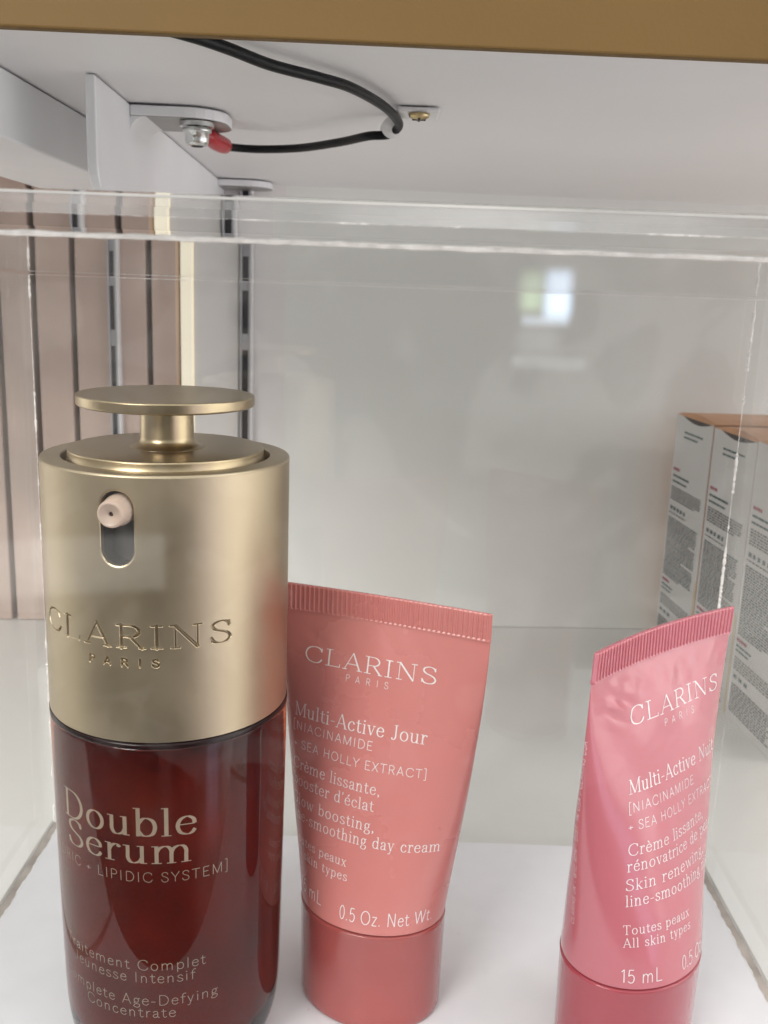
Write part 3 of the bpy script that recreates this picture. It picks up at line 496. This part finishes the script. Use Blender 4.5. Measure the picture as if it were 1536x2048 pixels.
# ------------------------------------------------------------------ plinth and the clear acrylic case
pb = box('display_plinth', (-80.7, 80.7, 103.6, 220.3, Z_SHELF+.1, -136.5), M['base'], bev=.35); tag(pb, 'square white plinth carrying the bottle and two tubes', 'plinth')
case = thing('display_case', 'clear acrylic display case over the white plinth', 'display case', (0, 140, Z_SHELF))
cz = -Z_SHELF; cyo = -140
ZF, ZB = 4.7, 1.2       # underside of the lid, front and back
def cbox(name, d, m, bev=.15):
    x0, x1, y0, y1, z0, z1 = d; return box(name, (x0, x1, y0+cyo, y1+cyo, z0+cz, z1+cz), m, case, bev)
cbox('front_panel', (-84.5, 84.5, 100, 103, Z_SHELF+.2, ZF-.3), M['front_acrylic'])
cbox('back_panel', (-84.5, 84.5, 222.2, 225.0, Z_SHELF+.2, ZB-.35), M['acrylic'])
for s in (-1, 1):
    x0, x1 = sorted((s*82.0, s*84.5)); bm = bmesh.new()
    vv = [bm.verts.new((x*MM, (y+cyo)*MM, (z+cz)*MM)) for x in (x0, x1) for y, z in ((103.2, Z_SHELF+.2), (222.0, Z_SHELF+.2), (222.0, ZB-.35), (103.2, ZF-.45))]
    for f in ((0, 1, 2, 3), (7, 6, 5, 4), (0, 4, 5, 1), (1, 5, 6, 2), (2, 6, 7, 3), (3, 7, 4, 0)): bm.faces.new([vv[i] for i in f])
    bm_obj('side_panel', bm, M['acrylic'], case)
    # foot of the side wall: rough sawn edge against the plinth and a pale polished line
    V, Fc = [], []; ys = np.linspace(103.5, 221.8, 220); ph = random.random()*9
    for y in ys:
        w = .22*math.sin(y*.55+ph)+.16*math.sin(y*1.9+ph*2)+.09*random.uniform(-1, 1)
        V += [(s*(80.75+.05)*MM-s*max(0, w*.6+.2)*MM, (y+cyo)*MM, (-136.42+cz)*MM), (s*81.9*MM, (y+cyo)*MM, (-136.0+cz)*MM)]
    Fc = [(2*i, 2*i+1, 2*i+3, 2*i+2) for i in range(len(ys)-1)]; mesh_obj('foot_edge', V, Fc, M['edge'], case)
    cbox('foot_line', (min(s*82.05, s*82.6), max(s*82.05, s*82.6), 103.5, 222, -136.3, -135.8), M['edge_pale'], 0)
# lid: one thick sheet, sagging slightly to the back
bm = bmesh.new(); th_ = 4.1
vv = [bm.verts.new((x*MM, (y+cyo)*MM, (z+cz)*MM)) for x in (-84.6, 84.6) for y, z in ((99.9, ZF), (225.1, ZB), (225.1, ZB+th_), (99.9, ZF+th_))]
for f in ((0, 1, 2, 3), (7, 6, 5, 4), (0, 4, 5, 1), (1, 5, 6, 2), (2, 6, 7, 3), (3, 7, 4, 0)): bm.faces.new([vv[i] for i in f])
bmesh.ops.recalc_face_normals(bm, faces=bm.faces[:])
bmesh.ops.bevel(bm, geom=bm.edges[:], offset=.22*MM, segments=2, affect='EDGES')
bm_obj('lid', bm, M['thick_acrylic'], case)
cbox('lid_front_face', (-84.4, 84.4, 99.80, 99.87, ZF+1.8, ZF+th_-.2), M['milky'], 0)
cbox('lid_edge', (-84.4, 84.4, 99.76, 99.86, ZF+th_-.5, ZF+th_-.2), M['edge_pale'], .03)
def seam(pts, r0, r1, step=.45, p_gap=0.0, name='glue_seam'):
    a, b = np.array(pts[0], float), np.array(pts[1], float); L = np.linalg.norm(b-a); n = int(L/step); P = []; rad = []
    g1 = 1.0
    for i in range(n+1):
        if random.random() < .12: g1 = 0.25 if random.random() < p_gap else 1
        t = i/n; j = np.random.uniform(-.03, .03, 3)*(r1/.3); P.append(a+(b-a)*t+j+np.array((0, cyo, cz))); rad.append(random.uniform(r0, r1)*g1)
    return mesh_obj(name, *tube_mesh(P, rad, 7), M['seam'], case)
seam(((-84, 100.9, ZF-.2), (84, 100.9, ZF-.2)), .25, .34, 1.1)
seam(((-84, 99.9, ZF+1.78), (84, 99.9, ZF+1.78)), .02, .085, .4, .8)
seam(((-82, 222.0, -136), (-82, 222.0, ZB-.5)), .10, .32, .5, .5)
seam(((82, 222.0, -136), (82, 222.0, ZB-.5)), .16, .44, .5, .4)
seam(((-82, 222.0, ZB-.3), (82, 222.0, ZB-.3)), .03, .15, .6, .75)

V, Fc = [], []; dr = random.Random(11)
for k in range(240):
    x, y, r_ = dr.uniform(-79, 79), dr.uniform(106, 219), dr.choice((.05, .06, .08, .13)); b0 = len(V); n = 5; ph = dr.random()*6
    for q in range(n): V.append(((x+r_*dr.uniform(.6, 1.3)*math.cos(ph+q*1.257))*MM, (y+r_*dr.uniform(.6, 1.3)*math.sin(ph+q*1.257))*MM, (-136.5+.02)*MM))
    Fc.append(tuple(range(b0, b0+n)))
tag(mesh_obj('dust', V, Fc, mat('grey_dust', (.30, .28, .26), .9)), 'fine grey dust specks on the white plinth', 'dust', kind='stuff')
# ------------------------------------------------------------------ serum bottle
BX, BY, BZ = -35.95, 155.47, -136.5
ROT = R(-8.5)     # the lettering looks a little left of the camera
bt = thing('serum_bottle', 'tall dark red serum bottle with champagne gold pump cap', 'bottle', (BX, BY, BZ), 0)
zl = lambda z: z-BZ
def bottle_surf(rad):
    def f(s, z, o):      # s = arc length from the camera-facing meridian (-Y)
        a = s/rad; r_ = body_r(z)+o if rad < 19.95 else rad+o
        return (r_*math.sin(a), -r_*math.cos(a), zl(z))
    return f
BODY = [(0.01, -136.5), (12.8, -136.5), (14.6, -136.2), (16.4, -135.0), (17.6, -133.2), (18.4, -131), (18.95, -128), (19.28, -124), (19.45, -118), (19.6, -110), (19.75, -100), (19.9, -88), (20.0, -78), (20.05, -72), (20.05, -70.2)]
def body_r(z): return float(np.interp(z, [p[1] for p in BODY], [p[0] for p in BODY]))
zz = np.array([p[1] for p in BODY[1:]]); bp = catmull([(p[0], p[1]) for p in BODY[1:]], 4)
prof = [(0.0005, zl(-136.5))]+[(float(r), zl(float(z))) for r, z in bp]+[(19.7, zl(-70.0)), (.0005, zl(-70.0))]
V, Fc = lathe(prof, 200); mesh_obj('glass_body', V, Fc, M['red'], bt, True)
core = [(.01, -133.5), (8, -133.3), (11, -131.8), (12.6, -129), (13.3, -124), (13.5, -100), (13.6, -71), (.01, -71)]
V, Fc = lathe([(r_, zl(z_)) for r_, z_ in core], 120); mesh_obj('serum_core', V, Fc, M['serum'], bt, True)
V, Fc = lathe([(20.05, zl(-70.15)), (20.12, zl(-69.9)), (20.1, zl(-69.45)), (19.8, zl(-69.2)), (18.5, zl(-69.15))], 200); mesh_obj('glass_rim', V, Fc, M['red_rim'], bt, True)

# cap wall: one fine grid; letters pressed in, stadium slot cut out
CR = 20.0; Z0, Z1 = -69.0, -27.55
letters = layout('CLARINS', dict(T=.112, t=.034, serif=True), -19.3, 13.9, -53.62, 3.62, .10)+layout('PARIS', dict(T=.19, t=.15, serif=False), -8.3, 2.75, -56.6, 1.22, .75)
SEG = []
for P, hw in letters:
    for i in range(len(P)-1): SEG.append((*P[i], *P[i+1], (hw[i]+hw[i+1])/2))
SEG = np.array(SEG)
zs_ = np.unique(np.concatenate([np.arange(Z0, -57.4, 1.0), np.arange(-57.4, -49.4, .075), np.arange(-49.4, -41.6, .9), np.arange(-41.6, -28.6, .12), np.linspace(-28.6, Z1, 5)]).round(4))
ss_ = np.unique(np.concatenate([np.arange(-20.2, 14.8, .075), np.linspace(14.8, 2*math.pi*CR-20.2, 140)[:-1]]).round(4))
S, Zg = np.meshgrid(ss_, zs_); depth = np.zeros_like(S)
rows = (zs_ > -57.4) & (zs_ < -49.4); cols = ss_ < 14.8
sub = np.ix_(rows, cols); qs, qz = S[sub].ravel(), Zg[sub].ravel(); D = np.full(qs.shape, 9.0)
for x0, y0, x1, y1, h in SEG:
    m = (qs > min(x0, x1)-.8) & (qs < max(x0, x1)+.8) & (qz > min(y0, y1)-.8) & (qz < max(y0, y1)+.8)
    if not m.any(): continue
    vx, vy = x1-x0, y1-y0; L2 = vx*vx+vy*vy+1e-9; px, py = qs[m]-x0, qz[m]-y0
    t = np.clip((px*vx+py*vy)/L2, 0, 1); D[m] = np.minimum(D[m], np.hypot(px-t*vx, py-t*vy)-h)
sm = np.clip((.04-D)/.10, 0, 1); sm = sm*sm*(3-2*sm); dd = .6*sm
dd -= .02*np.exp(-((D-.12)/.06)**2)
depth[sub] = dd.reshape(depth[sub].shape)
# slot
SC, SR, SZ0, SZ1 = -3.1, 2.62, -38.3, -32.2
def slot_sdf(s, z): return np.hypot(s-SC, z-np.clip(z, SZ0, SZ1))-SR
sd = slot_sdf(S, Zg); S2, Z2 = S.copy(), Zg.copy()
nearm = (np.abs(sd) < .11)
cyc = np.clip(Z2, SZ0, SZ1); vx, vz = S2-SC, Z2-cyc; L = np.hypot(vx, vz)+1e-9
S2 = np.where(nearm, SC+vx/L*SR, S2); Z2 = np.where(nearm, cyc+vz/L*SR, Z2); inside = (sd < -.11+.0)
rim = np.clip(1-(slot_sdf(S2, Z2))/.28, 0, 1); depth += np.where(sd > -.12, .14*rim**2, 0)
Rr = (CR-depth); A_ = S2/CR
VX = np.stack([Rr*np.sin(A_), -Rr*np.cos(A_), Z2-BZ], -1).reshape(-1, 3)*MM
nr, nc = S.shape; Fc = []
ins = inside
for i in range(nr-1):
    for j in range(nc):
        j2 = (j+1) % nc
        if ins[i, j] or ins[i, j2] or ins[i+1, j] or ins[i+1, j2]: continue
        Fc.append((i*nc+j, i*nc+j2, (i+1)*nc+j2, (i+1)*nc+j))
cap = mesh_obj('pump_cap', VX, Fc, M['gold'], bt, True)
V, Fc = lathe([(CR, zl(Z1))]+fillet(CR-.42, zl(Z1), .42, 0, 90, 6)+[(16.95, zl(Z1)+.42)]+fillet(16.95, zl(Z1)+.17, .25, 90, 180, 4)+[(16.7, zl(-33))], 260); mesh_obj('cap_rim', V, Fc, M['gold'], cap, True)
V, Fc = lathe([(CR, zl(Z0)), (19.6, zl(Z0)-.12), (18, zl(Z0)-.12)], 200); mesh_obj('cap_hem', V, Fc, M['gold'], cap, True)
# slot wall and dark sleeve behind it
V, Fc = [], []; n = 72; pts = []
for k in range(n):
    a = 2*math.pi*k/n; c, s_ = math.cos(a), math.sin(a); pts.append((SC+SR*c, (SZ1 if s_ >= 0 else SZ0)+SR*s_))
for r_ in (CR-.13, CR-.9, CR-1.0, CR-3.4):
    for s_, z in pts: a = s_/CR; V.append((r_*math.sin(a)*MM, -r_*math.cos(a)*MM, (z-BZ)*MM))
Fc = [(q*n+k, q*n+(k+1) % n, (q+1)*n+(k+1) % n, (q+1)*n+k) for q in (0, 2) for k in range(n)]
o = mesh_obj('slot_wall', V, Fc, M['cavity'], cap, True); o.data.materials.append(M['gold'])
for p in o.data.polygons:
    if p.index < n: p.material_index = 1
V, Fc = lathe([(16.4, zl(-43)), (16.4, zl(-30))], 60, R(-150), R(-50)); mesh_obj('inner_sleeve', V, Fc, M['cavity'], cap, True)
V, Fc = lathe([(16.0, zl(-41.4)), (19.5, zl(-40.9))], 60, R(-150), R(-50)); mesh_obj('slot_floor', V, Fc, M['cavity'], cap, True)
# nozzle
nzv = Vector((math.sin(SC/CR), -math.cos(SC/CR), 0)); nc_ = nzv*16.3
def axis_lathe(prof, org, d, n=48):
    d = d.normalized(); a = d.cross(Vector((0, 0, 1))).normalized(); b_ = a.cross(d)*-1; V, Fc = [], []
    for r_, h in prof:
        for k in range(n):
            t = 2*math.pi*k/n; V.append((Vector(org)+d*h+(a*math.cos(t)+b_*math.sin(t))*r_)*MM)
    for i in range(len(prof)-1):
        for k in range(n): Fc.append((i*n+k, i*n+(k+1) % n, (i+1)*n+(k+1) % n, (i+1)*n+k))
    return V, Fc
org = (nc_.x, nc_.y, zl(-32.5)); nd = Vector((nzv.x, nzv.y, -.03))
V, Fc = axis_lathe([(2.42, 0), (2.4, 2.8), (2.3, 3.5), (2.12, 3.8), (2.08, 5.3), (1.92, 5.72), (1.62, 5.82), (1.48, 5.62), (.42, 5.5), (.36, 5.3), (.3, 4.2)], org, nd); noz = mesh_obj('nozzle', V, Fc, M['nozzle'], bt, True)
V, Fc = axis_lathe([(.34, 5.2), (.01, 4.9)], org, nd, 20); mesh_obj('bore', V, Fc, M['hole'], noz)
# pump head: inner collar, neck, button disc
V, Fc = lathe([(15.9, zl(-33)), (15.9, zl(-27.9)), (15.72, zl(-27.75)), (15.72, zl(-26.35))]+fillet(15.4, zl(-26.3), .32, 0, 90, 5)+[(0.01, zl(-25.98))], 220); mesh_obj('pump_collar', V, Fc, M['gold_pump'], bt, True)
V, Fc = lathe([(6.1, zl(-25.99))]+[(4.35+1.75*(1-math.sin(R(a))), zl(-25.95)+1.75*(1-math.cos(R(a)))) for a in range(0, 91, 10)]+[(4.3, zl(-21.5))]+[(4.3+.9*(1-math.cos(R(a))), zl(-20.2)+.9*math.sin(R(a))) for a in range(0, 91, 15)]+[(13.4, zl(-19.25)), (13.9, zl(-19.15))]+fillet(13.86, zl(-18.8), .34, -70, 0, 4)+[(14.2, zl(-17.7))]+fillet(13.93, zl(-17.68), .27, 0, 90, 4)+[(12.5, zl(-17.44)), (8, zl(-17.52)), (0.01, zl(-17.56))], 220)
mesh_obj('pump_button', V, Fc, M['gold_pump'], bt, True)
# printing
def A2(d): return R(d)*19.7
ink = []
ink += layout('Double', ROMAN, A2(-46.6), A2(22.8), -85.1, 4.95, .02)
ink += layout('Serum', ROMAN, A2(-43.5), A2(20.9), -89.95, 4.75, .02)
ink += layout('[HYDRIC + LIPIDIC SYSTEM]', THIN, A2(-66), A2(38.3), -93.3, 1.78, .10)
ink += layout('Traitement Complet', THIN, A2(-51.5), A2(27.5), -109.75, 1.95, .06)
ink += layout('Jeunesse Intensif', THIN, A2(-44.4), A2(22.6), -112.15, 1.95, .06)
ink += layout('Complete Age-Defying', THIN, A2(-54.5), A2(33.6), -116.5, 1.95, .06)
ink += layout('Concentrate', THIN, A2(-35.2), A2(12.6), -118.9, 1.95, .06)
lettering('lettering', ink, bottle_surf(19.7), M['gold_ink'], bt, .035)

# ------------------------------------------------------------------ cream tubes
ZJ, ZC, ZS = -115.65, -59.2, -54.0
def per(a, b): h = ((a-b)/(a+b))**2; return math.pi*(a+b)*(1+3*h/(10+math.sqrt(4-3*h)))
def ab(z):
    t = min(max((z-ZJ)/(ZC-ZJ), 0), 1); b = 11.65*(1-t**1.15)+.42*t; lo, hi = b, 22
    for _ in range(34):
        m = (lo+hi)/2
        if per(m, b) < 82.0: lo = m
        else: hi = m
    return lo, b
def make_tube(name, label, pos, yaw, body_m, cap_m, lines, bend, fine=None):
    t = thing(name, label, 'cream tube', (*pos, BZ), yaw, None)
    def shape(th, z, o=0):
        a, b = ab(z); tt = min(max((z-ZJ)/(ZS-ZJ), 0), 1)
        x, y = (a+o)*math.sin(th), -(b+o)*math.cos(th)
        y += -bend*tt**2*((x/20.5)**2-.35)
        k = max(0, 1-abs(z+66)/7)     # shallow pinch wrinkles under the seal
        y += ((.14+.04*bend)*k*math.sin(x*.42+bend)+.05*(.5+bend)*max(0, 1-abs(z+62.6)/3)*math.sin(x*1.15+bend*3)+.22*(bend-.4)*max(0, 1-abs(z+64.5)/4.5)*math.exp(-((x+13.5)/4)**2)*math.sin((z+x*.6)*1.7))*(-1 if math.cos(th) > 0 else .5)*abs(math.cos(th))
        dn = max(0, 1-abs(z+90)/24)
        y += .16*dn*math.sin(x*.31+z*.11+bend*2)+.1*dn*math.sin(z*.27-x*.2+bend*5)
        return x, y
    zs = np.concatenate([np.linspace(ZJ+.35, -75, 40), np.linspace(-74.4, ZC, 40)]); n = 168; V = []; Fc = []
    a, b = ab(ZJ)
    for sc_, z in ((.93, ZJ+.02), (.985, ZJ+.05), (.998, ZJ+.18)):
        for k in range(n):
            th = 2*math.pi*k/n; V.append((a*sc_*math.sin(th)*MM, -b*sc_*math.cos(th)*MM, (z-BZ)*MM))
    for z in zs:
        for k in range(n): x, y = shape(2*math.pi*k/n, z); V.append((x*MM, y*MM, (z-BZ)*MM))
    for i in range(len(zs)+2):
        for k in range(n): Fc.append((i*n+k, i*n+(k+1) % n, (i+1)*n+(k+1) % n, (i+1)*n+k))
    body = mesh_obj('tube_body', V, Fc, body_m, t, True)
    # crimped seal with upright ribs
    nr_ = 44; nx = nr_*8; V = []; Fc = []; a, b = ab(ZC); hw = a+.06
    lev = [(ZC+.02, .0, .55), (ZC+.25, .0, .52), (ZC+.5, 1, .40), (ZS-.25, 1, .40), (ZS-.04, .5, .30), (ZS, 0, .1)]
    m = nx+1
    for sgn in (-1, 1):
        for z, ribf, th0 in lev:
            for i in range(m):
                x = -hw+2*hw*i/nx; ph = (i/nx*nr_) % 1
                rb = ribf*.21*(max(0, math.sin(ph*2*math.pi)))**.7*(1 if .012 < i/nx < .988 else 0)
                tt = min(max((z-ZJ)/(ZS-ZJ), 0), 1); y = -bend*tt**2*((x/20.5)**2-.35)+sgn*(th0*min(1, (1-abs(x/hw))*30+.25)+rb)
                V.append((x*MM, y*MM, (z-BZ)*MM))
    nl = len(lev)
    for sgn in (0, 1):
        for q in range(nl-1):
            for i in range(nx):
                f = (sgn*nl*m+q*m+i, sgn*nl*m+q*m+i+1, sgn*nl*m+(q+1)*m+i+1, sgn*nl*m+(q+1)*m+i); Fc.append(f if sgn == 0 else f[::-1])
    for i in range(nx): Fc.append(((nl-1)*m+i, (nl-1)*m+i+1, (2*nl-1)*m+i+1, (2*nl-1)*m+i))
    for q in range(nl-1):
        for e in (0, nx): Fc.append((q*m+e, (q+1)*m+e, nl*m+(q+1)*m+e, nl*m+q*m+e))
    mesh_obj('crimped_seal', V, Fc, body_m, t)
    # cap, oval, tapering slightly to its foot
    prof = [(.01, BZ), (.9, BZ), (.955, BZ+.25), (.972, BZ+.9), (.975, BZ+2), (.995, ZJ-1.0), (1.0, ZJ-.55), (.99, ZJ-.3), (.95, ZJ-.25)]
    a, b = ab(ZJ); V = []; Fc = []
    for q, z in prof:
        for k in range(n): th = 2*math.pi*k/n; V.append(((a+.12)*q*math.cos(th)*MM, (b+.12)*q*math.sin(th)*MM, (z-BZ)*MM))
    for i in range(len(prof)-1):
        for k in range(n): Fc.append((i*n+k, i*n+(k+1) % n, (i+1)*n+(k+1) % n, (i+1)*n+k))
    mesh_obj('cap', V, Fc, cap_m, t, True)
    # print, wrapped by arc length
    cache = {}
    def theta(s, z):
        key = round(z, 1)
        if key not in cache:
            a, b = ab(key); th = np.linspace(-math.pi*.98, math.pi*.98, 721); ds = np.hypot(a*np.cos(th), b*np.sin(th)); c = np.concatenate([[0], np.cumsum((ds[1:]+ds[:-1])/2*np.diff(th))]); c -= np.interp(0, th, c); cache[key] = (c, th)
        c, th = cache[key]; return float(np.interp(s, c, th))
    def surf(s, z, o):
        th = theta(s, z); x, y = shape(th, z); a, b = ab(z); nx_, ny_ = math.sin(th)/a, -math.cos(th)/b; l = math.hypot(nx_, ny_)
        return (x+nx_/l*o, y+ny_/l*o, z-BZ)
    ink = []
    for args in lines: ink += layout(*args)
    if fine:      # address line running up the side
        for P, hw in layout(fine, dict(T=.1, t=.1, serif=False), 0, 37, 0, .95, .05):
            ink.append((np.stack([-22.4+2.2*P[:, 0]/37-P[:, 1], -106.3+P[:, 0]], 1), hw*.8))
    lettering('lettering', ink, surf, M['white_ink'], t, .045)
    return t
CL = dict(T=.10, t=.045, serif=True); PL = dict(T=.075, t=.075, serif=False); DL = dict(T=.098, t=.046, serif=True); BL = dict(T=.085, t=.05, serif=True)
L1 = [('CLARINS', CL, -14.6, 11.2, -68.35, 3.05, .06), ('PARIS', PL, -5.8, 2.55, -70.5, 1.25, .75),
      ('Multi-Active Jour', DL, -16.4, 10.95, -79.15, 2.6, .02), ('[NIACINAMIDE', PL, -16.6, .9, -81.85, 1.62, .07), ('+ SEA HOLLY EXTRACT]', PL, -16.5, 11.3, -85.35, 1.62, .07),
      ('Cr\u00e8me lissante,', BL, -16.5, 3.2, -89.5, 2.15, .04), ("booster d'\u00e9clat", BL, -16.5, 2.5, -92.6, 2.15, .04), ('Glow boosting,', BL, -16.6, 2.8, -96.3, 2.15, .06), ('line-smoothing day cream', BL, -16.8, 15.4, -99.2, 2.15, .05),
      ('Toutes peaux', BL, -16.4, -1.8, -103.85, 1.75, .05), ('All skin types', BL, -16.4, -1.45, -106.45, 1.75, .08), ('15 mL', dict(T=.062, t=.062, serif=False), -13.6, -6.6, -113.0, 2.6, .03), ('0.5 Oz. Net Wt.', dict(T=.062, t=.062, serif=False), -2.1, 15.9, -113.6, 2.6, .03)]
L2 = [('CLARINS', CL, -10.0, 16.4, -68.9, 3.05, .06), ('PARIS', PL, -.95, 8.2, -71.1, 1.25, .75),
      ('Multi-Active Nuit', DL, -11.6, 15.2, -80.0, 2.5, .02), ('[NIACINAMIDE', PL, -11.7, 6.2, -83.2, 1.62, .07), ('+ SEA HOLLY EXTRACT]', PL, -12.0, 15.3, -86.3, 1.62, .07),
      ('Cr\u00e8me lissante,', BL, -12.1, 9.4, -90.6, 2.1, .04), ('r\u00e9novatrice de peau', BL, -12.5, 13.9, -93.4, 2.1, .04), ('Skin renewing,', BL, -12.7, 8.8, -96.8, 2.1, .06), ('line-smoothing night cream', BL, -12.8, 23, -99.7, 2.1, .05),
      ('Toutes peaux', BL, -13.2, 1.35, -104.9, 1.75, .05), ('All skin types', BL, -13.25, 1.45, -107.3, 1.75, .08), ('15 mL', dict(T=.062, t=.062, serif=False), -13.4, -6.0, -114.2, 2.6, .03), ('0.5 Oz. Net Wt.', dict(T=.062, t=.062, serif=False), -1.1, 17.5, -114.0, 2.6, .03)]
make_tube('cream_tube', 'salmon cream tube standing close behind the serum bottle', (.5, 166.2), -.37, M['tube_salmon'], M['cap_salmon'], L1, .7)
make_tube('cream_tube', 'rose pink cream tube turned to the right, apart from the bottle', (48.5, 155.4), .7125, M['tube_pink'], M['cap_pink'], L2, 1.7, 'CLARINS UK - W1G 9DN - DIST. IN USA / CLARINS USA')
